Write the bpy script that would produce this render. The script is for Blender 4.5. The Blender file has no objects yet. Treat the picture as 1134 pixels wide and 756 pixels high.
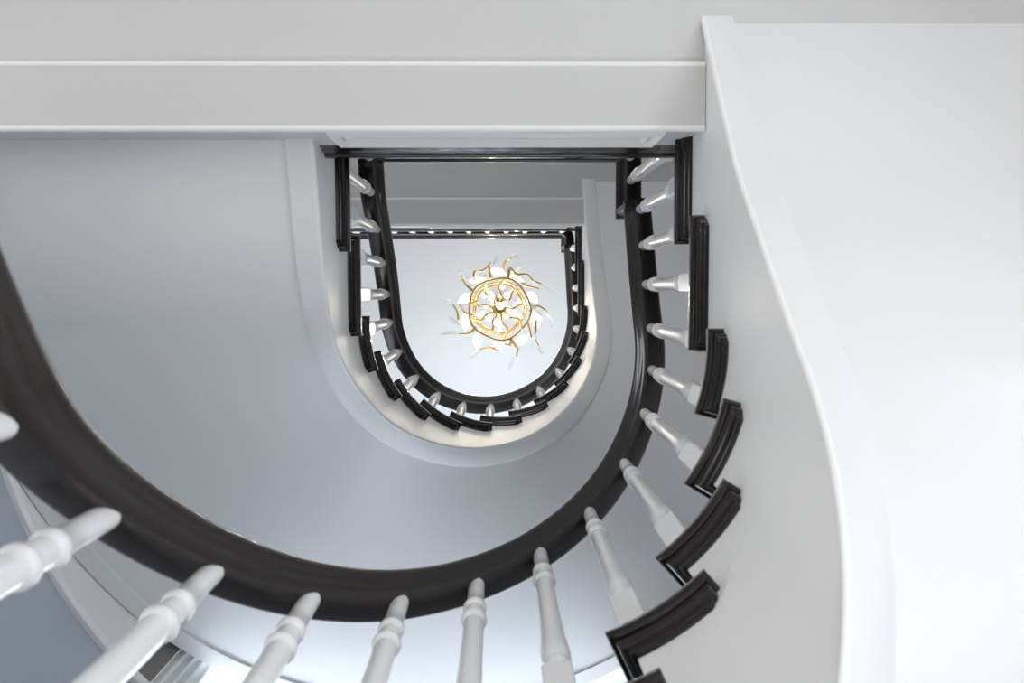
import bpy, math, random
from mathutils import Vector, Matrix
random.seed(7)
PI = math.pi
U = 0.18                     # one riser in metres; plan numbers below are in risers
# ---- surveyed geometry (risers) ----
A = 13.291                   # middle landing above the camera
XC, W, YC, B = 0.0234, 2.600, 0.6597, 2.6306
P_ARC, Q, NOSE, RET = 0.09122, 1.511, 0.183, 0.155
YN = -2.14                   # landing nosing line
D_OUT = 6.30                 # stair width to the outer wall
D_STR = 0.195
L = PI*(W+B)/2
GROUND = A-16
YB = -13.0                   # back wall of the landings
ZTOP = 44.0
def V(x, y, z): return (x*U, y*U, (z-GROUND)*U)

# ---------------- scene, camera ----------------
sc = bpy.context.scene
C = sc.collection
def camera():
    f, ax, ay, ro = 900.0, 0.015474, 0.061403, -0.003337
    c, s = math.cos(ro), math.sin(ro); R1 = Matrix(((c,-s,0),(s,c,0),(0,0,1)))
    c, s = math.cos(ax), math.sin(ax); R2 = Matrix(((c,0,-s),(0,1,0),(s,0,c)))
    c, s = math.cos(ay), math.sin(ay); R3 = Matrix(((1,0,0),(0,c,-s),(0,s,c)))
    R = R3 @ R2 @ R1
    M = Matrix((R[0], -R[1], -R[2])).transposed().to_4x4()
    M.translation = Vector(V(0,0,0))
    cd = bpy.data.cameras.new('camera'); cam = bpy.data.objects.new('camera', cd); C.objects.link(cam)
    cam.matrix_world = M
    cd.sensor_width = 36; cd.lens = f/1134*36; cd.clip_start = 0.02; cd.clip_end = 100
    cd.dof.use_dof = True; cd.dof.focus_distance = 4.2; cd.dof.aperture_fstop = 5.0
    sc.camera = cam
camera()

# ---------------- materials ----------------
def mat(name, col, rough=0.5, metal=0, bump=0, bscale=40, spec=0.5, coat=0, var=0):
    m = bpy.data.materials.new(name); m.use_nodes = True
    nt = m.node_tree; b = nt.nodes['Principled BSDF']
    b.inputs['Base Color'].default_value = (*col, 1)
    b.inputs['Roughness'].default_value = rough
    b.inputs['Metallic'].default_value = metal
    b.inputs['Specular IOR Level'].default_value = spec
    b.inputs['Coat Weight'].default_value = coat
    b.inputs['Coat Roughness'].default_value = 0.12
    if bump or var:
        tc = nt.nodes.new('ShaderNodeTexCoord'); n = nt.nodes.new('ShaderNodeTexNoise')
        n.inputs['Scale'].default_value = bscale; n.inputs['Detail'].default_value = 4
        nt.links.new(tc.outputs['Object'], n.inputs['Vector'])
        if bump:
            bp = nt.nodes.new('ShaderNodeBump'); bp.inputs['Strength'].default_value = bump
            bp.inputs['Distance'].default_value = 0.004
            nt.links.new(n.outputs['Fac'], bp.inputs['Height']); nt.links.new(bp.outputs['Normal'], b.inputs['Normal'])
        if var:
            mx = nt.nodes.new('ShaderNodeMix'); mx.data_type = 'RGBA'
            mx.inputs['A'].default_value = (*[c*(1-var) for c in col], 1)
            mx.inputs['B'].default_value = (*[min(1, c*(1+var)) for c in col], 1)
            nt.links.new(n.outputs['Fac'], mx.inputs['Factor']); nt.links.new(mx.outputs['Result'], b.inputs['Base Color'])
    return m
def wood(name, c1, c2, rough):
    m = bpy.data.materials.new(name); m.use_nodes = True
    nt = m.node_tree; b = nt.nodes['Principled BSDF']
    tc = nt.nodes.new('ShaderNodeTexCoord'); mp = nt.nodes.new('ShaderNodeMapping')
    mp.inputs['Scale'].default_value = (14, 14, 60)
    n = nt.nodes.new('ShaderNodeTexNoise'); n.inputs['Scale'].default_value = 2.2; n.inputs['Detail'].default_value = 6
    cr = nt.nodes.new('ShaderNodeValToRGB')
    cr.color_ramp.elements[0].position = .35; cr.color_ramp.elements[0].color = (*c1, 1)
    cr.color_ramp.elements[1].position = .7; cr.color_ramp.elements[1].color = (*c2, 1)
    nt.links.new(tc.outputs['Object'], mp.inputs['Vector']); nt.links.new(mp.outputs['Vector'], n.inputs['Vector'])
    nt.links.new(n.outputs['Fac'], cr.inputs['Fac']); nt.links.new(cr.outputs['Color'], b.inputs['Base Color'])
    b.inputs['Roughness'].default_value = rough
    b.inputs['Specular IOR Level'].default_value = 0.4
    return m
M = {}
M['wall'] = mat('wall_paint', (0.80, 0.797, 0.795), 0.6, bump=0.05, bscale=60)
M['shaded_wall'] = mat('wall_paint_shaded', (0.42, 0.47, 0.53), 0.6, bump=0.05, bscale=60)  # shade of the unlit lower wall, put into its colour
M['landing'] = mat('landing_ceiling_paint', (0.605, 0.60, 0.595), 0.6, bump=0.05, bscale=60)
M['soffit'] = mat('satin_plaster', (0.79, 0.79, 0.795), 0.38, bump=0.04, bscale=6)
M['trim'] = mat('white_trim_paint', (0.87, 0.865, 0.855), 0.35)
M['bal'] = mat('baluster_enamel', (0.83, 0.83, 0.83), 0.25, coat=0.3)
M['dark'] = wood('espresso_wood', (0.009, 0.006, 0.0058), (0.014, 0.0095, 0.0085), 0.17)
M['rail'] = wood('lacquered_rail_wood', (0.014, 0.009, 0.008), (0.020, 0.0135, 0.012), 0.3)
M['rail'].node_tree.nodes['Principled BSDF'].inputs['Coat Weight'].default_value = 0.45
M['rail'].node_tree.nodes['Principled BSDF'].inputs['Coat Roughness'].default_value = 0.10
M['floor'] = mat('stone_floor', (0.62, 0.60, 0.57), 0.35, var=0.06, bscale=3)
M['gold'] = mat('brushed_gold', (0.80, 0.56, 0.22), 0.25, metal=1)
M['curtain'] = mat('sheer_curtain', (0.78, 0.80, 0.80), 0.8)
M['shade'] = mat('taupe_blind', (0.20, 0.185, 0.17), 0.8)
M['frame'] = mat('window_frame_paint', (0.85, 0.86, 0.87), 0.4)
def glassy(name, tint, mixf, rough=0.05):
    m = bpy.data.materials.new(name); m.use_nodes = True; nt = m.node_tree
    for n in list(nt.nodes): nt.nodes.remove(n)
    o = nt.nodes.new('ShaderNodeOutputMaterial'); t = nt.nodes.new('ShaderNodeBsdfTransparent')
    g = nt.nodes.new('ShaderNodeBsdfGlossy'); x = nt.nodes.new('ShaderNodeMixShader')
    t.inputs['Color'].default_value = (*tint, 1); g.inputs['Roughness'].default_value = rough
    x.inputs['Fac'].default_value = mixf
    nt.links.new(t.outputs[0], x.inputs[1]); nt.links.new(g.outputs[0], x.inputs[2]); nt.links.new(x.outputs[0], o.inputs[0])
    return m
M['glass'] = glassy('window_glass', (0.97, 0.98, 1.0), 0.06)
def leafglass():
    m = bpy.data.materials.new('leaf_glass'); m.use_nodes = True; nt = m.node_tree
    for n in list(nt.nodes): nt.nodes.remove(n)
    o = nt.nodes.new('ShaderNodeOutputMaterial'); t = nt.nodes.new('ShaderNodeBsdfTransparent')
    d = nt.nodes.new('ShaderNodeBsdfTranslucent'); g = nt.nodes.new('ShaderNodeBsdfGlossy')
    d2 = nt.nodes.new('ShaderNodeBsdfDiffuse'); d2.inputs['Color'].default_value = (.93, .95, .96, 1)
    g.inputs['Roughness'].default_value = .1; t.inputs['Color'].default_value = (.9, .95, .96, 1)
    d.inputs['Color'].default_value = (.95, .96, .97, 1)
    a = nt.nodes.new('ShaderNodeMixShader'); b = nt.nodes.new('ShaderNodeMixShader'); c = nt.nodes.new('ShaderNodeMixShader')
    a.inputs['Fac'].default_value = .5; b.inputs['Fac'].default_value = .55; c.inputs['Fac'].default_value = .06
    nt.links.new(d.outputs[0], a.inputs[1]); nt.links.new(d2.outputs[0], a.inputs[2])
    nt.links.new(t.outputs[0], b.inputs[1]); nt.links.new(a.outputs[0], b.inputs[2])
    nt.links.new(b.outputs[0], c.inputs[1]); nt.links.new(g.outputs[0], c.inputs[2])
    nt.links.new(c.outputs[0], o.inputs[0]); return m
M['leaf'] = leafglass()
def emit(name, col, s, base=(.9,.9,.9)):
    m = bpy.data.materials.new(name); m.use_nodes = True; b = m.node_tree.nodes['Principled BSDF']
    b.inputs['Base Color'].default_value = (*base, 1); b.inputs['Roughness'].default_value = .3
    b.inputs['Emission Color'].default_value = (*col, 1); b.inputs['Emission Strength'].default_value = s
    return m
M['petal'] = emit('lit_frosted_glass', (1, .97, .90), .8)
M['bulb'] = emit('lamp_globe', (1, .94, .82), 3)

# ---------------- object helpers ----------------
def link_mesh(name, verts, faces, m, parent=None, smooth=False, auto=None):
    me = bpy.data.meshes.new(name); me.from_pydata(verts, [], faces)
    me.materials.append(M[m]); me.validate(); me.update()
    import bmesh
    bm = bmesh.new(); bm.from_mesh(me); bmesh.ops.recalc_face_normals(bm, faces=bm.faces)
    if smooth:
        for f in bm.faces: f.smooth = True
        ang = math.radians(auto or 35)
        for e in bm.edges:
            if len(e.link_faces) == 2 and e.calc_face_angle(0) > ang: e.smooth = False
    bm.to_mesh(me); bm.free()
    o = bpy.data.objects.new(name, me); C.objects.link(o)
    if parent is not None: put_under(o, parent)
    return o
def put_under(o, parent):
    o.parent = parent; o.matrix_parent_inverse = Matrix.Translation(-parent.location)
def thing(name, label, cat, loc, group=None):
    o = bpy.data.objects.new(name, None); C.objects.link(o); o.location = loc; o.empty_display_size = .1
    o['label'] = label; o['category'] = cat
    if group: o['group'] = group
    return o
def tag(o, label, cat, group=None):
    o['label'] = label; o['category'] = cat
    if group: o['group'] = group
    return o
def struct(o, label=None):
    o['kind'] = 'structure'
    if label: o['label'] = label; o['category'] = 'structure'
    return o
class MB:
    def __init__(s): s.v = []; s.f = []
    def add(s, v, f):
        n = len(s.v); s.v += v; s.f += [tuple(i+n for i in q) for q in f]
    def box(s, x0, x1, y0, y1, z0, z1):      # riser units
        v = [V(x,y,z) for x in (x0,x1) for y in (y0,y1) for z in (z0,z1)]
        s.add(v, [(0,1,3,2),(4,6,7,5),(0,4,5,1),(2,3,7,6),(0,2,6,4),(1,5,7,3)])
    def grid(s, rows, closed=False):          # rows of world points
        n = len(rows[0]); v = [p for r in rows for p in r]; f = []
        for i in range(len(rows)-1):
            for j in range(n if closed else n-1):
                k = (j+1) % n
                f.append((i*n+j, i*n+k, (i+1)*n+k, (i+1)*n+j))
        s.add(v, f)
    def sweep(s, rows):                       # closed sections with end caps
        n = len(rows[0]); base = len(s.v); s.grid(rows, True)
        s.f.append(tuple(base+i for i in range(n)))
        s.f.append(tuple(base+(len(rows)-1)*n+i for i in reversed(range(n))))
    def build(s, name, m, parent=None, smooth=False, auto=None):
        return link_mesh(name, s.v, s.f, m, parent, smooth, auto)
def tube(mb, pts, radii, seg=8):              # pts in metres (Vectors)
    rows = []; pts = [Vector(p) for p in pts]; prev = None
    for i, p in enumerate(pts):
        t = (pts[min(i+1, len(pts)-1)] - pts[max(i-1, 0)]).normalized()
        if prev is None:
            ref = Vector((0,0,1)) if abs(t.z) < .9 else Vector((1,0,0)); a = t.cross(ref).normalized()
        else: a = (prev - t*prev.dot(t)).normalized()
        prev = a; b = t.cross(a); r = radii[i] if isinstance(radii, (list, tuple)) else radii
        rows.append([tuple(p + a*math.cos(2*PI*j/seg)*r + b*math.sin(2*PI*j/seg)*r) for j in range(seg)])
    mb.sweep(rows)

# ---------------- the plan of the stair ----------------
def klen(k):                                  # distance along the well edge at riser k
    if k <= 3: return -(3-k)*Q
    if k >= 14: return 11*P_ARC*L + (k-14)*Q
    return (k-3)*P_ARC*L
def lenk(u):
    if u <= 0: return 3 + u/Q
    if u >= 11*P_ARC*L: return 14 + (u-11*P_ARC*L)/Q
    return 3 + u/(P_ARC*L)
def pt(u, d):
    if u < 0: return XC-W-d, YC+u
    if u > L: return XC+W+d, YC-(u-L)
    t = u/L*PI
    return XC-(W+d)*math.cos(t), YC+(B+d)*math.sin(t)
def nrm(u):                                   # outward normal in plan
    if u < 0: return -1.0, 0.0
    if u > L: return 1.0, 0.0
    t = u/L*PI; return -math.cos(t), math.sin(t)
def us(u0, u1, step=0.16):
    n = max(1, int(math.ceil((u1-u0)/step))); return [u0+(u1-u0)*i/n for i in range(n+1)]
def interp(x, tab):
    if x <= tab[0][0]: return tab[0][1]
    for (a, b), (c, d) in zip(tab, tab[1:]):
        if x <= c: return b + (d-b)*(x-a)/(c-a)
    return tab[-1][1]
def smooth_fn(f, h=0.5):                      # gaussian smoothing of f(u)
    ws = [(i/6*h*1.8, math.exp(-(i/6*1.8)**2)) for i in range(-6, 7)]; tw = sum(w for _, w in ws)
    return lambda u: sum(w*f(u+d) for d, w in ws)/tw
# underside of a flight, relative to the landing it leaves
LOW = [(-1,-1.95),(0,-2.0),(1,-2.2),(2.2,-2.88),(3,-3.07),(3.7,-3.08),(4.4,-3.15),(5.1,-3.32),(5.8,-3.52),(6.7,-3.48),
       (7.7,-3.58),(8.7,-3.72),(9.8,-3.88),(10.9,-3.90),(11.9,-3.92),(12.6,-3.9),(13.3,-3.86),(14,-3.86),(14.6,-3.5),(15.4,-3.02),(17,-2.88),(18,-2.88)]
low_raw = lambda u: lenk(u) + interp(lenk(u), LOW)
low = smooth_fn(low_raw, 0.45)

# rail underside heights, relative to the landing the flight leaves
RAIL_LOW = [(0,4.2),(2,4.2),(7,4.15),(9,4.28),(10.5,4.35),(12,4.5),(13,4.42),(14,4.25),(14.5,4.15),(15,4.05),(15.5,3.9),(16,3.8)]
RAIL_UP = [(0.3,4.35),(0.7,3.95),(1.1,3.7),(1.6,4.15),(2.1,4.55),(2.6,4.7),(3.2,4.6),(4.2,4.2),(5.2,3.72),(6.1,3.5),(7.1,3.5),(9.1,3.55),
           (10.1,3.62),(11.2,3.8),(12.2,3.8),(13.1,3.75),(14,3.62),(14.6,3.52),(15.5,3.62),(16,3.7)]
rail_low = smooth_fn(lambda u: lenk(u)+interp(lenk(u), RAIL_LOW), 0.4)
rail_up = smooth_fn(lambda u: lenk(u)+interp(lenk(u), RAIL_UP), 0.35)
D_RAIL = 0.27

# ---------------- flights ----------------
PROF = [(0.02,0.0),(0.0,-0.03),(0.0,-0.12),(0.010,-0.143),(0.03,-0.153),(0.052,-0.156),(0.054,-0.19),(0.060,-0.225),(0.076,-0.262),(0.10,-0.29),(0.126,-0.303),(0.128,-0.322),(0.135,-0.337),(0.149,-0.347),(0.162,-0.36)]
def tread(base, k, parent):
    z = base + k; uf, ub = klen(k)-NOSE, klen(k+1)+RET
    mb = MB(); rows = []
    for o, dz in PROF + [(0.30, -0.36)]:
        a, b = uf+o, ub-o; row = []
        n = 12
        for i in range(n+1):
            u = a+(b-a)*i/n; x, y = pt(u, o); row.append(V(x, y, z+dz))
        # outer end; keep the nosing parallel to its riser
        def scaled(u, ref):
            off = u-ref
            return ref + off*(W/(W+D_OUT)) if 0 < ref < L else u
        a2, b2 = scaled(a, klen(k)), scaled(b, klen(k+1))
        for i in range(n+1):
            u = b2+(a2-b2)*i/n; x, y = pt(u, D_OUT-0.02); row.append(V(x, y, z+dz))
        rows.append(row)
    mb.sweep(rows)
    return mb.build('tread', 'dark', parent, True, 50)
def carriage(base, k0, k1, parent, ztop=None):
    """cut stringer, risers and closed core of one flight"""
    mb = MB(); u0, u1 = klen(k0), klen(k1)
    def top(k):
        z = base + k - 0.30
        return min(z, ztop) if ztop is not None else z
    ks = sorted(set([k0, k1] + [k for k in range(int(math.ceil(k0)), int(k1)+1)]))
    for a, b in zip(ks, ks[1:]):
        kk = math.floor(a + 1e-6)
        t = (base+kk-0.30) if kk <= 15 else ztop
        if kk <= 0: t = min(base + 0.0 - 0.3, t if t is not None else 1e9)
        rows = []
        for u in us(klen(a), klen(b)):
            zl = base + low(u); tt = max(t, zl + 0.02)
            xi, yi = pt(u, D_STR); xo, yo = pt(u, D_OUT-0.03)
            xm, ym = pt(u, D_STR+.12)
            rows.append([V(xi, yi, zl+.02), V(xi, yi, max(tt, zl+.05)), V(xo, yo, max(tt, zl+.18)), V(xo, yo, zl+0.16), V(xm, ym, zl+.11)])
        mb.sweep(rows)
    mb.build('stringer', 'trim', parent, True, 30)
    # white risers
    for k in range(max(1, int(math.ceil(k0))), min(16, int(k1))+1):
        r = MB(); uu = klen(k); s = W/(W+D_OUT) if 0 < uu < L else 1
        p = [pt(uu, D_STR), pt(uu, D_OUT-.03), pt(uu+.12*s, D_OUT-.03), pt(uu+.12, D_STR)]
        lo, hi = base+k-1-0.02, base+k-0.2
        r.add([V(x, y, lo) for x, y in p]+[V(x, y, hi) for x, y in p], [(0,1,2,3),(7,6,5,4),(0,4,5,1),(1,5,6,2),(2,6,7,3),(3,7,4,0)])
        r.build('riser', 'trim', parent)
def soffit(base, k0, k1, parent):
    u0, u1 = klen(k0), klen(k1)
    G = 0.38
    # recessed curved panel
    mb = MB(); rows = []
    for u in us(u0, u1, .1):
        z = base+low(u); row = []
        for i in range(13):
            d = D_STR+G-.02 + (5.95-D_STR-G+.04)*i/12; x, y = pt(u, d); row.append(V(x, y, z+0.07))
        for i in range(12, -1, -12):
            d = D_STR+G-.02 + (5.95-D_STR-G+.04)*i/12; x, y = pt(u, d); row.append(V(x, y, z+0.2))
        rows.append(row)
    mb.sweep(rows); mb.build('soffit_panel', 'soffit', parent, True, 40)
    # flat border bands, proud of the panel
    for d0, d1, extra in ((D_STR+.005, D_STR+G, .12), (5.95, D_OUT-.02, 0.0)):
        mb = MB(); rows = []
        for u in us(u0, u1+extra, .1):
            z = base+low(u); row = []
            for d, dz in ((d0, 0), (d1-.02, 0), (d1, .02), (d1, .12), (d0, .12)):
                x, y = pt(u, d); row.append(V(x, y, z+dz))
            rows.append(row)
        mb.sweep(rows); mb.build('soffit_border', 'soffit', parent, True, 40)
    # rounded bead along the well edge
    mb = MB(); rows = []
    for u in us(u0, u1, .1):
        z = base+low(u); row = []
        for j in range(10):
            an = 2*PI*j/10; x, y = pt(u, D_STR-.012+.045*math.cos(an)); row.append(V(x, y, z+.045+.05*math.sin(an)))
        rows.append(row)
    mb.sweep(rows); mb.build('edge_bead', 'trim', parent, True, 80)

def flight(base, label, k0, k1, ztop):
    t = thing('staircase', label, 'staircase', V(XC, YC, base))
    carriage(base, k0, k1, t, ztop)
    soffit(base, k0, k1, t)
    for k in range(1, 16): tread(base, k, t)
    return t
base1, base2, top3 = A-16, A, A+16
f1 = flight(base1, 'lower flight of the curved white staircase with dark treads, its pale underside filling the right', 0.9, 17.0, base1+16-2.02)
f2 = flight(base2, 'upper flight of the curved white staircase with dark treads, circling up to the chandelier', 1.0, 17.0, base2+16-2.02)

# ---------------- balusters ----------------
def bal_profile(h, hs):      # (z, r) in risers, from top of the square block hs to the top h
    q = [(hs, .120), (hs+.01, .122), (hs+.05, .108), (hs+.085, .092), (hs+.12, .096), (hs+.15, .120), (hs+.185, .126), (hs+.22, .120), (hs+.232, .126),
         (hs+.30, .144), (hs+.40, .147), (hs+.54, .141), (hs+.78, .126), (hs+1.3, .114)]
    tp = h
    q += [(tp-1.16, .106), (tp-1.11, .104), (tp-1.10, .120), (tp-1.075, .136), (tp-1.045, .141), (tp-1.015, .136), (tp-.99, .120), (tp-.975, .106),
          (tp-.78, .100), (tp-.77, .112), (tp-.745, .127), (tp-.715, .131), (tp-.685, .127), (tp-.66, .112), (tp-.645, .100), (tp-.4, .097), (tp, .096)]
    return q
def baluster(x, y, z0, z1, nx, ny, parent, seg=20):
    h = z1-z0; hs = h - 3.46
    mb = MB(); tx, ty = -ny, nx; a = .143; c = .018
    def sq(z, a):
        pts = []
        for sx, sy in ((1,1),(-1,1),(-1,-1),(1,-1)):
            for e in ((a-c, a), (a, a-c)) if sx*sy < 0 else ((a, a-c), (a-c, a)):
                u_, v_ = e[0]*sx, e[1]*sy
                pts.append(V(x+nx*u_+tx*v_, y+ny*u_+ty*v_, z))
        return pts
    mb.sweep([sq(z0-.02, a), sq(z0+hs-.02, a), sq(z0+hs, a-.02)])
    rows = []
    for z, r in bal_profile(h, hs):
        rows.append([V(x+r*math.cos(2*PI*j/seg), y+r*math.sin(2*PI*j/seg), z0+z) for j in range(seg)])
    mb.sweep(rows)
    return mb.build('baluster', 'bal', parent, True, 40)

# ---------------- handrails ----------------
RP = [(-.095,0),(-.103,.015),(-.110,.045),(-.125,.078),(-.148,.108),(-.180,.130),(-.222,.142),(-.227,.155),(-.265,.168),(-.295,.20),(-.306,.245),(-.302,.30),(-.28,.35),(-.2,.41),(-.1,.425),(0,.43),
      (.1,.425),(.18,.40),(.23,.36),(.25,.29),(.25,.15),(.24,.07),(.22,.02),(.19,0)]
def rail_rows(path, closed_end=False):   # path: (x, y, z, nx, ny) in risers
    return [[V(x+nx*l, y+ny*l, z+v) for l, v in RP] for x, y, z, nx, ny in path]
def flight_path(f, base, u0, u1):
    out = []
    for u in us(u0, u1, .08):
        x, y = pt(u, D_RAIL); nx, ny = nrm(u); out.append((x, y, base+f(u), nx, ny))
    return out
def corner(cx, cy, r, a0, a1, z, n=10):      # arc around (cx, cy); normals point outwards from the centre
    out = []
    for i in range(n+1):
        a = a0+(a1-a0)*i/n; out.append((cx+r*math.cos(a), cy+r*math.sin(a), z, math.cos(a), math.sin(a)))
    return out
XR, XL = XC+W+D_RAIL, XC-W-D_RAIL
def gooseneck(x, y, zlow, zhigh, parent):     # plumb drop from the level rail down to the climbing rail
    mb = MB(); rows = []
    n = 10
    pf = [(-.15,.0),(-.30,.10),(-.30,.20),(-.20,.27),(.20,.27),(.30,.20),(.30,.10),(.15,.0)]
    for z in (zlow, zlow+.1, (zlow+zhigh)/2, zhigh+.1, zhigh+.38):
        rows.append([V(x+l, y-.14+v, z) for l, v in pf])
    mb.sweep(rows)
    return mb.build('gooseneck', 'rail', parent, True, 50)

# lower flight railing
r1 = thing('stair_railing', 'large dark handrail with white turned balusters sweeping across the foreground', 'railing', V(XL, YC, base1))
uend = L + (YC+1.86)
path = flight_path(rail_low, base1, klen(0.6), uend)
MBr = MB(); MBr.sweep(rail_rows(path)); MBr.build('handrail', 'rail', r1, True, 50)
ZL2 = A+4.62
gooseneck(XR, -1.77, base1+rail_low(uend), ZL2, r1)
ks1 = [1.1,1.6,2.1,2.6]+[i+.09 for i in range(3,14)]+[14.05,14.5,15.0,15.5]
ks1 = [1.1,1.6,2.1,2.6,3.1,4.07,5.07,6.08,7.1,8.1,9.1,10.1,11.12,12.12,13.0,13.9,14.5,15.02,15.52]
for k in ks1:
    u = klen(k); x, y = pt(u, D_RAIL); nx, ny = nrm(u)
    kt = math.floor(k+.12)
    baluster(x, y, base1+kt, base1+rail_low(u)+.02, nx, ny, r1)
# middle landing and upper flight railing (one continuous rail)
YR2 = -3.15; YR3 = -2.50
r2 = thing('stair_railing', 'smaller dark handrail with white balusters rising around the upper flight', 'railing', V(XL, YC, base2))
rr = .34
def u_of_y_left(y): return y-YC
up = lambda u: max(A+rail_up(u), ZL2) if u < klen(1.0) else A+rail_up(u)
path = [(XR, -1.60, ZL2, 1, 0), (XR, -2.2, ZL2, 1, 0)]
path += corner(XR-rr, YR2+rr, rr, 0, -PI/2, ZL2)
path += [(x, YR2, ZL2, 0, -1) for x in (1.5, 0, -1.5)]
path += corner(XL+rr, YR2+rr, rr, -PI/2, -PI, ZL2)
ustart = YR2+rr-YC
for u in us(ustart+.05, L+(YC+1.86), .08):
    x, y = pt(u, D_RAIL); nx, ny = nrm(u); path.append((x, y, up(u), nx, ny))
MBr = MB(); MBr.sweep(rail_rows(path)); MBr.build('handrail', 'rail', r2, True, 50)
ZL3 = top3+4.7
gooseneck(XR, -1.80, A+rail_up(L+YC+1.86), ZL3, r2)
for k in [1.1,1.6,2.1,2.6,3.15,4.15,5.17,6.12,7.1,8.1,9.1,10.1,11.15,12.15,13.1,14.0,14.5,15.02,15.52]:
    u = klen(k); x, y = pt(u, D_RAIL); nx, ny = nrm(u)
    baluster(x, y, A+math.floor(k+.12), A+rail_up(u)+.02, nx, ny, r2)
for i in range(9):
    x = XR-.03 - i*(XR-XL-.06)/8
    baluster(x, -2.93 if i in (0, 8) else YR2, A, ZL2+.02, 0, 1, r2)
baluster(XR, -2.42, A, ZL2+.02, 1, 0, r2)
# top landing guard
r3 = thing('stair_railing', 'small dark guard rail with white balusters along the straight edge of the top landing', 'railing', V(0, YR3, top3))
path = [(XR, -1.62, ZL3, 1, 0), (XR, -2.0, ZL3, 1, 0)] + corner(XR-rr, YR3+rr, rr, 0, -PI/2, ZL3)
path += [(x, YR3, ZL3, 0, -1) for x in (1.5, 0, -1.5, -3, -6, XC-W-D_OUT+.02)]
MBr = MB(); MBr.sweep(rail_rows(path)); MBr.build('handrail', 'rail', r3, True, 50)
x = 2.58
while x > -8.6:
    baluster(x, YR3, top3, ZL3+.02, 0, 1, r3, 14); x -= .765

# ---------------- landings ----------------
XW = W+D_OUT
def landing(z, label, left_open):
    t = thing('stair_landing', label, 'landing', V(0, -4, z))
    xr_in = XC+W+D_STR
    s = MB()
    s.box(XC-XW+.01, xr_in, YB+.02, YN-.10, z-2.0, z-.03)
    s.box(xr_in, XC+XW-.01, YB+.02, YN-.28, z-2.0, z-.03)
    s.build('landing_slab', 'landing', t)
    f = MB(); f.box(XC-XW+.02, XC+XW-.02, YB+.03, YN-.06, z-.03, z-.001); f.build('floor_boards', 'dark', t)
    # dark nosing with stepped cove under it
    xl = XC-W-D_STR-.01 if left_open else XC-XW+.02
    prof = [(0.03,0.0),(0.0,-0.03),(0.0,-0.15),(0.03,-0.2),(0.045,-.21),(.05,-.26),(.062,-.33),(.062,-.40),(.085,-.46),(.09,-.62),(.10,-.66),(.3,-.66),(.3,0)]
    mb = MB(); mb.sweep([[V(xl+min(o, .2)*.35, YN-o, z+dz) for o, dz in prof], [V(XC+XW-.02, YN-o, z+dz) for o, dz in prof]])
    mb.build('nosing', 'dark', t, True, 50)
    # underside beam with fine edge beads
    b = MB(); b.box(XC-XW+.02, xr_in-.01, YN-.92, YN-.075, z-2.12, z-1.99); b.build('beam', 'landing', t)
    for yb, r in ((YN-.92, .045), (YN-.075, .05)):
        e = MB(); e.sweep([[V(x, yb+r*math.cos(2*PI*j/10), z-2.085+r*math.sin(2*PI*j/10)) for j in range(10)] for x in (XC-XW+.02, xr_in-.01)])
        e.build('edge_bead', 'trim', t, True, 80)
    # raised frame moulding on the fascia
    fr = MB(); x0, x1, z0, z1 = -2.42, 2.36, z-1.84, z-.90
    yf = YN-.10
    for ins, w, h in ((0, .12, .09), (.19, .10, .07)):
        a0, a1, c0, c1 = x0+ins, x1-ins, z0+ins, z1-ins
        loop = [(a0,c0),(a1,c0),(a1,c1),(a0,c1)]
        inn = [(a0+w,c0+w),(a1-w,c0+w),(a1-w,c1-w),(a0+w,c1-w)]
        mid = [(a0+w/2,c0+w/2),(a1-w/2,c0+w/2),(a1-w/2,c1-w/2),(a0+w/2,c1-w/2)]
        n = len(fr.v)
        fr.v += [V(p[0], yf, p[1]) for p in loop]+[V(p[0], yf+h, p[1]) for p in mid]+[V(p[0], yf, p[1]) for p in inn]
        for i in range(4):
            j = (i+1) % 4
            fr.f += [(n+i, n+j, n+4+j, n+4+i), (n+4+i, n+4+j, n+8+j, n+8+i)]
    fr.build('fascia_moulding', 'trim', t)
    return t
landing(A, 'middle landing across the top with a wide pale beam under its dark nosed edge', True)
landing(top3, 'small distant top landing beyond the middle one, with pale underside beam', False)

# ---------------- room shell ----------------
def wall_u(i, n):          # outer wall line, u on the arc only
    pass
def outer_pt(th, r=0.0):   # th in degrees from the left
    t = math.radians(th); return XC-(XW+r)*math.cos(t), YC+(B+D_OUT+r)*math.sin(t)
OPEN = [(43.0, 112.0, 14.2, 20.6), (40.0, 140.0, 31.6, 41.0)]       # glazed openings (degrees, heights)
GOPEN = [(17.0, 43.0, -1.9, 2.4), (60.0, 102.0, -1.8, 2.8)]  # first opening is added out of view, for a fill light
def curved_wall():
    ths = sorted(set([i*3.0 for i in range(61)] + [o[0] for o in OPEN+GOPEN] + [o[1] for o in OPEN+GOPEN]))
    zs = sorted(set([GROUND, 13.9, ZTOP] + [o[2] for o in OPEN+GOPEN] + [o[3] for o in OPEN+GOPEN]))
    lowm, upm = MB(), MB()
    for z0, z1 in zip(zs, zs[1:]):
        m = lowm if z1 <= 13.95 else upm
        for t0, t1 in zip(ths, ths[1:]):
            if any(a-.01 <= t0 and t1 <= b+.01 and c-.01 <= z0 and z1 <= d+.01 for a, b, c, d in OPEN+GOPEN): continue
            q = []
            for r in (0, 1.0):
                for t in (t0, t1):
                    for z in (z0, z1): q.append(V(*outer_pt(t, r), z))
            m.add(q, [(0,1,3,2),(4,6,7,5),(0,4,5,1),(2,3,7,6),(0,2,6,4),(1,5,7,3)])
    struct(lowm.build('wall_front', 'shaded_wall'), 'curved lower wall behind the near balusters, its shade painted in blue grey')
    struct(upm.build('wall_front_upper', 'wall'), 'curved white upper wall around the stair')
curved_wall()
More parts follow.
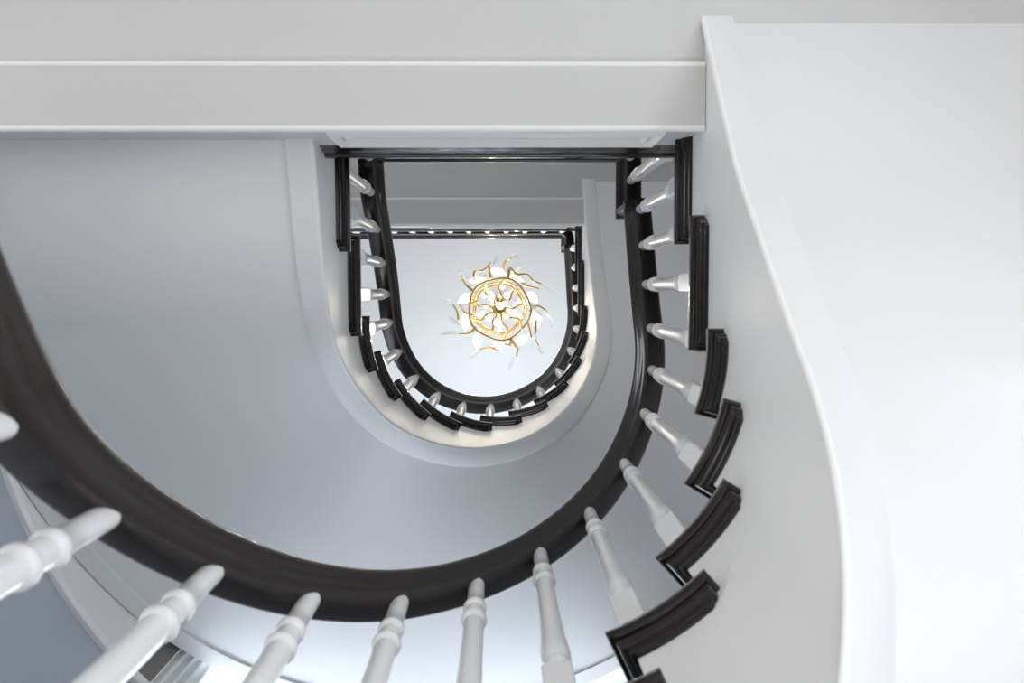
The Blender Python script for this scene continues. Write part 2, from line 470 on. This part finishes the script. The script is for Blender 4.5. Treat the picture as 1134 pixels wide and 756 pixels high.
for nm, sx in (('wall_left', -1), ('wall_right', 1)):
    w = MB()
    x0, x1 = (XC-XW-1, XC-XW) if sx < 0 else (XC+XW, XC+XW+1)
    if sx > 0:
        w.box(x0, x1, YB, YC, 4.6, ZTOP); w.box(x0, x1, YB, YB+1.5, GROUND, 4.6); w.box(x0, x1, YC-.6, YC, GROUND, 4.6)
        w.box(x0, x1, YB+1.5, YC-.6, GROUND, GROUND+.3)
    else:
        w.box(x0, x1, YB, YC, GROUND, 4); w.box(x0, x1, YB, YC, 9.6, ZTOP)
        w.box(x0, x1, YB, -4.0, 4, 9.6); w.box(x0, x1, -2.0, YC, 4, 9.6)
    struct(w.build(nm, 'wall'))
def back_wall():
    m = MB(); holes = [(-8, 0, -2.2, 4.2), (-7, 1, 14.3, 19.3)]  # both openings are added out of view to let fill light in
    xs = [XC-XW-1, -8, -7, 0, 1, XC+XW+1]; zs = [GROUND, -2.2, 4.2, 14.3, 19.3, ZTOP]
    for a, b in zip(xs, xs[1:]):
        for c, d in zip(zs, zs[1:]):
            if any(h[0] <= a and b <= h[1] and h[2] <= c and d <= h[3] for h in holes): continue
            m.box(a, b, YB-1, YB, c, d)
    struct(m.build('wall_back', 'wall'))
    for nm_, (x0, x1, z0, z1) in zip(('window_6_added', 'window_5_added'), holes):
        fr = MB(); y = YB
        for a, b in ((z0, z0+.2), (z1-.2, z1)): fr.box(x0, x1, y-.6, y-.3, a, b)
        for i in range(5): x = x0+(x1-x0)*i/4; fr.box(max(x0, x-.12), min(x1, x+.12), y-.6, y-.3, z0, z1)
        w_ = struct(fr.build(nm_, 'frame'))
        g = MB(); g.box(x0, x1, y-.46, y-.43, z0, z1); g.build('pane', 'glass', w_)
back_wall()
w = MB(); w.box(XC-XW-1, XC+XW+1, YB-1, YC+B+D_OUT+1.2, GROUND-.5, GROUND); struct(w.build('floor', 'floor'))
w = MB(); w.box(XC-XW-1, XC+XW+1, YB-1, YC+B+D_OUT+1.2, ZTOP, ZTOP+.5); struct(w.build('ceiling', 'wall'))

# chair-rail sill that runs along the wall under the big window
def ring_sweep(t0, t1, prof, name, m, parent=None, step=2.0):
    n = max(2, int((t1-t0)/step)); mb = MB()
    mb.sweep([[V(*outer_pt(t0+(t1-t0)*i/n, r), z) for r, z in prof] for i in range(n+1)])
    return mb.build(name, m, parent, True, 40)
struct(ring_sweep(4, 112.5, [(.02,13.9),(-.09,13.9),(-.11,13.94),(-.11,14.0),(-.06,14.05),(-.06,14.15),(-.03,14.2),(.02,14.2)], 'trim_1', 'trim'), 'white moulded sill rail along the curved wall')

def curved_window(name, t0, t1, z0, z1, nm, transoms, label=None):
    fr = MB()
    def bar(ta, tb, za, zb, ra=.35, rb=.6):
        n = max(1, int((tb-ta)/3)); rows = []
        for i in range(n+1):
            t = ta+(tb-ta)*i/n
            rows.append([V(*outer_pt(t, ra), za), V(*outer_pt(t, rb), za), V(*outer_pt(t, rb), zb), V(*outer_pt(t, ra), zb)])
        fr.sweep(rows)
    bar(t0, t1, z0, z0+.2); bar(t0, t1, z1-.2, z1)
    for i in range(nm+1):
        t = t0+(t1-t0)*i/nm; bar(max(t0, t-.45), min(t1, t+.45), z0, z1)
    for z in transoms: bar(t0, t1, z-.07, z+.07)
    w = struct(fr.build(name, 'frame'), label)
    g = MB(); n = int((t1-t0)/3)
    g.grid([[V(*outer_pt(t0+(t1-t0)*i/n, .48), z0), V(*outer_pt(t0+(t1-t0)*i/n, .48), z1)] for i in range(n+1)])
    g.build('pane', 'glass', w)
    return w
curved_window('window_1', 43, 112, 14.2, 20.6, 11, (18.6,), 'tall curved window behind the stair')
curved_window('window_2', 40, 140, 31.6, 41, 10, (36,))
curved_window('window_3_added', 17, 43, -1.9, 2.4, 3, (.4,))  # unseen window, added to carry a fill light
curved_window('window_7', 60, 102, -1.8, 2.8, 5, (.5,))
def flat_window():
    fr = MB(); x = XC+XW; y0, y1, z0, z1 = YB+1.5, YC-.6, GROUND+.3, 4.6
    for a, b in ((z0, z0+.2), (z1-.2, z1)): fr.box(x+.3, x+.6, y0, y1, a, b)
    for i in range(5):
        y = y0+(y1-y0)*i/4; fr.box(x+.3, x+.6, max(y0, y-.12), min(y1, y+.12), z0, z1)
    w = struct(fr.build('window_4', 'frame'))
    g = MB(); g.box(x+.43, x+.46, y0, y1, z0, z1); g.build('pane', 'glass', w)
flat_window()
def added_side_window():  # unseen window, added to give the handrail a highlight
    fr = MB(); x = XC-XW; y0, y1, z0, z1 = -4.0, -2.0, 4, 9.6
    for a, b in ((z0, z0+.2), (z1-.2, z1), (6.7, 6.85)): fr.box(x-.6, x-.3, y0, y1, a, b)
    for i in range(2):
        y = y0+(y1-y0)*i; fr.box(x-.6, x-.3, max(y0, y-.1), min(y1, y+.1), z0, z1)
    w = struct(fr.build('window_8_added', 'frame'))
    g = MB(); g.box(x-.46, x-.43, y0, y1, z0, z1); g.build('pane', 'glass', w)
added_side_window()
# curtain and blind at the left end of the big window
def curtain():
    mb = MB(); rows = []
    n = 60
    for i in range(n+1):
        t = 45.0+4.6*i/n; r = .18+.05*math.sin(i/n*PI*2*4)
        rows.append([V(*outer_pt(t, r), 14.22), V(*outer_pt(t, r+.03), 14.22), V(*outer_pt(t, r+.03), 20.4), V(*outer_pt(t, r), 20.4)])
    mb.sweep(rows)
    tag(mb.build('curtain', 'curtain', None, True, 60), 'pale pleated curtain at the left end of the window, low in the picture', 'curtain')
    mb = MB(); n = 4
    mb.sweep([[V(*outer_pt(43.05+1.9*i/n, r), z) for r, z in ((.12,14.22),(.17,14.22),(.17,20.4),(.12,20.4))] for i in range(n+1)])
    tag(mb.build('window_blind', 'shade'), 'narrow dark taupe blind beside the pale pleated curtain', 'blind')
curtain()

# ---------------- chandelier ----------------
ZC = 31.0
def px(zx, zy, z):          # place a point measured in the close view of the lamp at height z
    X, Y = 480+zx/5.214, 270+zy/5.214
    return Vector(V((X-553.0)/900*z, (Y-322.8)/900*z, z))
ch = thing('chandelier', 'gold branch chandelier with glowing glass leaves hanging in the well', 'chandelier', tuple(px(380, 376, ZC)))
cen = px(380, 376, ZC); cx, cy = cen.x, cen.y
def ring(r, z, tr, name):
    mb = MB(); rows = []
    for i in range(49):
        a = 2*PI*i/48; rr_ = r*(1+.03*math.sin(5*a+1)); zz = z+.008*math.sin(3*a)
        c = Vector((cx+rr_*math.cos(a), cy+rr_*math.sin(a), zz)); n = Vector((math.cos(a), math.sin(a), 0))
        rows.append([tuple(c+n*tr*math.cos(2*PI*j/8)+Vector((0,0,1))*tr*math.sin(2*PI*j/8)) for j in range(8)])
    mb.grid(rows, True)
    return mb.build(name, 'gold', ch, True, 80)
zc = cen.z
R0 = 34/900*ZC*U
ring(R0, zc, .0078, 'ring'); ring(R0*.80, zc+.10, .008, 'ring'); ring(R0*.9, zc+.30, .006, 'ring')
m_ = MB(); tube(m_, [(cx,cy,zc+.12),(cx,cy,V(0,0,ZTOP)[2]-.02)], .009, 10); m_.build('rod', 'gold', ch, True)
m_ = MB()
m_.sweep([[(cx+r*math.cos(2*PI*j/24), cy+r*math.sin(2*PI*j/24), z) for j in range(24)] for r, z in
          ((.012,zc+.02),(.035,zc+.025),(.05,zc+.04),(.045,zc+.06),(.02,zc+.09),(.015,zc+.2),(.03,zc+.25),(.03,zc+.33),(.012,zc+.36))])
m_.build('hub', 'gold', ch, True, 40)
m_ = MB(); zt = V(0,0,ZTOP)[2]
m_.sweep([[(cx+r*math.cos(2*PI*j/24), cy+r*math.sin(2*PI*j/24), z) for j in range(24)] for r, z in ((.015,zt-.06),(.05,zt-.05),(.07,zt-.02),(.07,zt-.001))])
m_.build('canopy', 'gold', ch, True, 40)
def smooth_pts(ps, n=6):
    out = []
    for i in range(len(ps)-1):
        p0, p1, p2, p3 = ps[max(i-1,0)], ps[i], ps[i+1], ps[min(i+2,len(ps)-1)]
        for j in range(n):
            t = j/n
            out.append(.5*((2*p1)+(p2-p0)*t+(2*p0-5*p1+4*p2-p3)*t*t+(3*p1-p0-3*p2+p3)*t**3))
    out.append(ps[-1]); return out
def leaf(p, q, wd, m, curl=.3, up=Vector((0,0,1))):  # pointed cupped leaf from p to q
    ax = q-p; ln = ax.length; a = ax.normalized()
    side = a.cross(up)
    if side.length < .1: side = a.cross(Vector((1,0,0)))
    side.normalize(); n = side.cross(a).normalized(); mb = MB(); th = .0012
    rows = []
    for i in range(11):
        t = i/10; w = wd*(max(0, math.sin(PI*min(1, t**.8)))**.75)*(1-.25*t)*(1+.13*math.sin(i*2.4+wd*900))+.0008
        c = p+a*ln*t + n*curl*ln*.25*math.sin(PI*t)
        top = [tuple(c+side*w*s+n*(w*.45*s*s+.0015*math.sin(t*25+s*4))) for s in (-1,-.6,-.2,.2,.6,.94+.1*math.sin(i*3.1))]
        bot = [tuple(Vector(v)-n*th) for v in reversed(top)]
        rows.append(top+bot)
    mb.sweep(rows)
    return mb.build('glass_leaf', m, ch, True, 80)
BR = [[(235,205),(240,160),(290,152),(332,106)], [(240,280),(190,238),(168,205),(160,178)], [(145,440),(135,385),(108,345)], [(243,482),(205,515),(145,520)],
      [(372,616),(325,598),(265,612)], [(440,545),(475,592),(486,605),(475,655)], [(592,440),(588,500),(586,545),(606,592)], [(545,455),(555,500),(566,545)],
      [(552,372),(600,360),(640,380),(655,398)], [(432,205),(442,142),(480,176),(540,178),(578,215),(622,230)], [(490,180),(510,225),(545,245),(610,260)],
      [(402,140),(412,112),(430,90),(448,84)], [(330,205),(325,150),(318,130)], [(255,330),(215,345),(190,350)], [(225,410),(190,400),(165,372),(150,350)],
      [(450,540),(440,585),(410,580)]]
for i, b in enumerate(BR):
    n = len(b); zz = [ZC+.1-.5*(j/(n-1))*(1 if i % 2 else -.6) for j in range(n)]
    ps = smooth_pts([px(x, y, z) for (x, y), z in zip(b, zz)])
    mb = MB(); tube(mb, ps, [.011-.006*k/len(ps) for k in range(len(ps))], 7)
    mb.build('branch', 'gold', ch, True, 60)
LF = [((345,120),(376,62),13), ((160,180),(148,128),9), ((205,215),(160,165),9), ((115,345),(38,310),17), ((145,512),(38,520),20), ((268,612),(198,668),15),
      ((460,650),(434,738),13), ((606,592),(634,640),14), ((652,395),(700,492),16), ((622,232),(696,276),12), ((446,84),(500,58),12), ((470,160),(538,134),14),
      ((150,470),(82,415),12), ((235,210),(262,140),10), ((600,500),(560,600),10), ((560,350),(640,430),12), ((330,700),(345,650),5)]
for i, (p, q, w) in enumerate(LF[:-1]):
    leaf(px(*p, ZC-.2+.25*(i % 3)), px(*q, ZC-.5+.5*(i % 2)), w/5.214/900*ZC*U, 'leaf', .3)
PT = [((330,150),(425,180),28), ((205,215),(320,205),20), ((215,290),(140,345),30), ((185,400),(185,500),30), ((255,515),(250,612),32), ((345,580),(425,590),30),
      ((480,580),(550,525),30), ((590,385),(595,488),36), ((545,280),(600,345),30), ((440,185),(525,220),22)]
for i, (p, q, w) in enumerate(PT):
    o = leaf(px(*p, ZC+.2), px(*q, ZC+.2), w/5.214/900*ZC*U, 'petal', .8, Vector((0,0,-1)))
    o.name = 'glass_shade'
# inner twigs, globes and small leaves
for i in range(9):
    a = 2*PI*i/9+.3
    ps = smooth_pts([Vector((cx+R0*r*math.cos(a+t), cy+R0*r*math.sin(a+t), zc+h)) for r, t, h in ((.15,0,.08),(.45,.35,.02),(.72,.2,.05),(1.0,.45,0))])
    mb = MB(); tube(mb, ps, .0075, 6); mb.build('branch', 'gold', ch, True, 60)
GL = [(385,358),(395,245),(292,297),(475,350),(335,310),(350,385),(385,300),(425,300),(410,345),(300,360),(430,385),(320,430),(420,420),(350,345),(460,400),(290,400),(365,455),(330,290),(500,330)]
for i, (x, y) in enumerate(GL):
    c = px(x, y, (ZC-.25 if i == 0 else ZC+.1+.35*((i*7) % 4))); r = (.012 if i == 0 else 0)+.0145+.004*((i*5) % 3)
    mb = MB(); mb.sweep([[tuple(c+Vector((r*math.sin(PI*k/10+.001)*math.cos(2*PI*j/14), r*math.sin(PI*k/10+.001)*math.sin(2*PI*j/14), r*math.cos(PI*k/10)))) for j in range(14)] for k in range(11)])
    mb.build('globe_lamp', 'bulb', ch, True, 80)
for i in range(5):
    a = 2*PI*i/5+.15; p = Vector((cx+R0*.45*math.cos(a), cy+R0*.45*math.sin(a), zc+.03)); q = Vector((cx+R0*.9*math.cos(a+.25), cy+R0*.9*math.sin(a+.25), zc+.05))
    leaf(p, q, .016, 'leaf', .4)

# ---------------- light ----------------
def area(name, loc, target, sx, sy, power, col):
    ld = bpy.data.lights.new(name, 'AREA'); ld.shape = 'RECTANGLE'; ld.size = sx; ld.size_y = sy; ld.energy = power; ld.color = col
    o = bpy.data.objects.new(name, ld); C.objects.link(o); o.location = loc
    o.rotation_euler = (Vector(target)-Vector(loc)).to_track_quat('-Z', 'Y').to_euler(); return o
def win_light(th, zm, w, h, power, col, name='window_daylight', r=2.2):
    x, y = outer_pt(th, r); x2, y2 = outer_pt(th, -2)
    area(name, V(x, y, zm), V(x2, y2, zm), w*U, h*U, power, col)
DAY = (0.80, 0.90, 1.0)
for th, e in ((60, 13), (95, 9.5)): win_light(th, 17.3, 5.5, 5.6, e, DAY, r=.85)
for th in (60, 90, 120): win_light(th, 36.3, 7, 9, 21, (.72, .85, 1))
win_light(80, .5, 5, 4.5, 138, (1, .995, .985))
x_, y_ = outer_pt(30, .8); x2_, y2_ = outer_pt(30, -3)
area('window_daylight', V(x_, y_, .25), V(x2_, y2_, .25), 4.5*U, 3.9*U, 80, (1, .99, .965))  # fill light behind the added ground window
area('window_daylight', V(XC+XW+2.5, -5.5, 1.2), V(0, -5.5, 1.2), 10*U, 6*U, 36, (.96, .98, 1))
area('window_daylight', V(-3, YB-2, 16.8), V(-3, 0, 20), 8*U, 5*U, 40, (1, .99, .96))  # fill for the top landing's underside, through an added back window
area('window_daylight', V(-4, YB-2, 1.0), V(0, 0, 3), 3.5*U, 4.5*U, 10, (1, .9, .75))  # fill for the lower stringer face, through an added back window
area('window_daylight', V(XC-XW-.85, -3, 6.8), V(0, -3, 6.8), 1.6*U, 4.5*U, 3.6, (1, .95, .86))  # added light for the rail highlight, behind the added side window
for i in range(3):
    pl = bpy.data.lights.new('chandelier_glow', 'POINT'); pl.energy = 7.6; pl.color = (1, .90, .74); pl.shadow_soft_size = .022
    o = bpy.data.objects.new('chandelier_glow', pl); C.objects.link(o); a = i*2.1
    o.location = (cx+.13*math.cos(a), cy+.13*math.sin(a), zc+.42)
w = bpy.data.worlds.new('world'); sc.world = w; w.use_nodes = True
bg = w.node_tree.nodes['Background']; bg.inputs[0].default_value = (.90, .95, 1, 1); bg.inputs[1].default_value = 1.0

sc.view_settings.view_transform = 'Standard'; sc.view_settings.look = 'None'
sc.view_settings.gamma = 1; sc.view_settings.use_curve_mapping = False; sc.view_settings.exposure = 0.09
sc.cycles.use_denoising = True
sc.cycles.max_bounces = 14; sc.cycles.diffuse_bounces = 10; sc.cycles.glossy_bounces = 4; sc.cycles.transparent_max_bounces = 12
sc.cycles.sample_clamp_indirect = 4
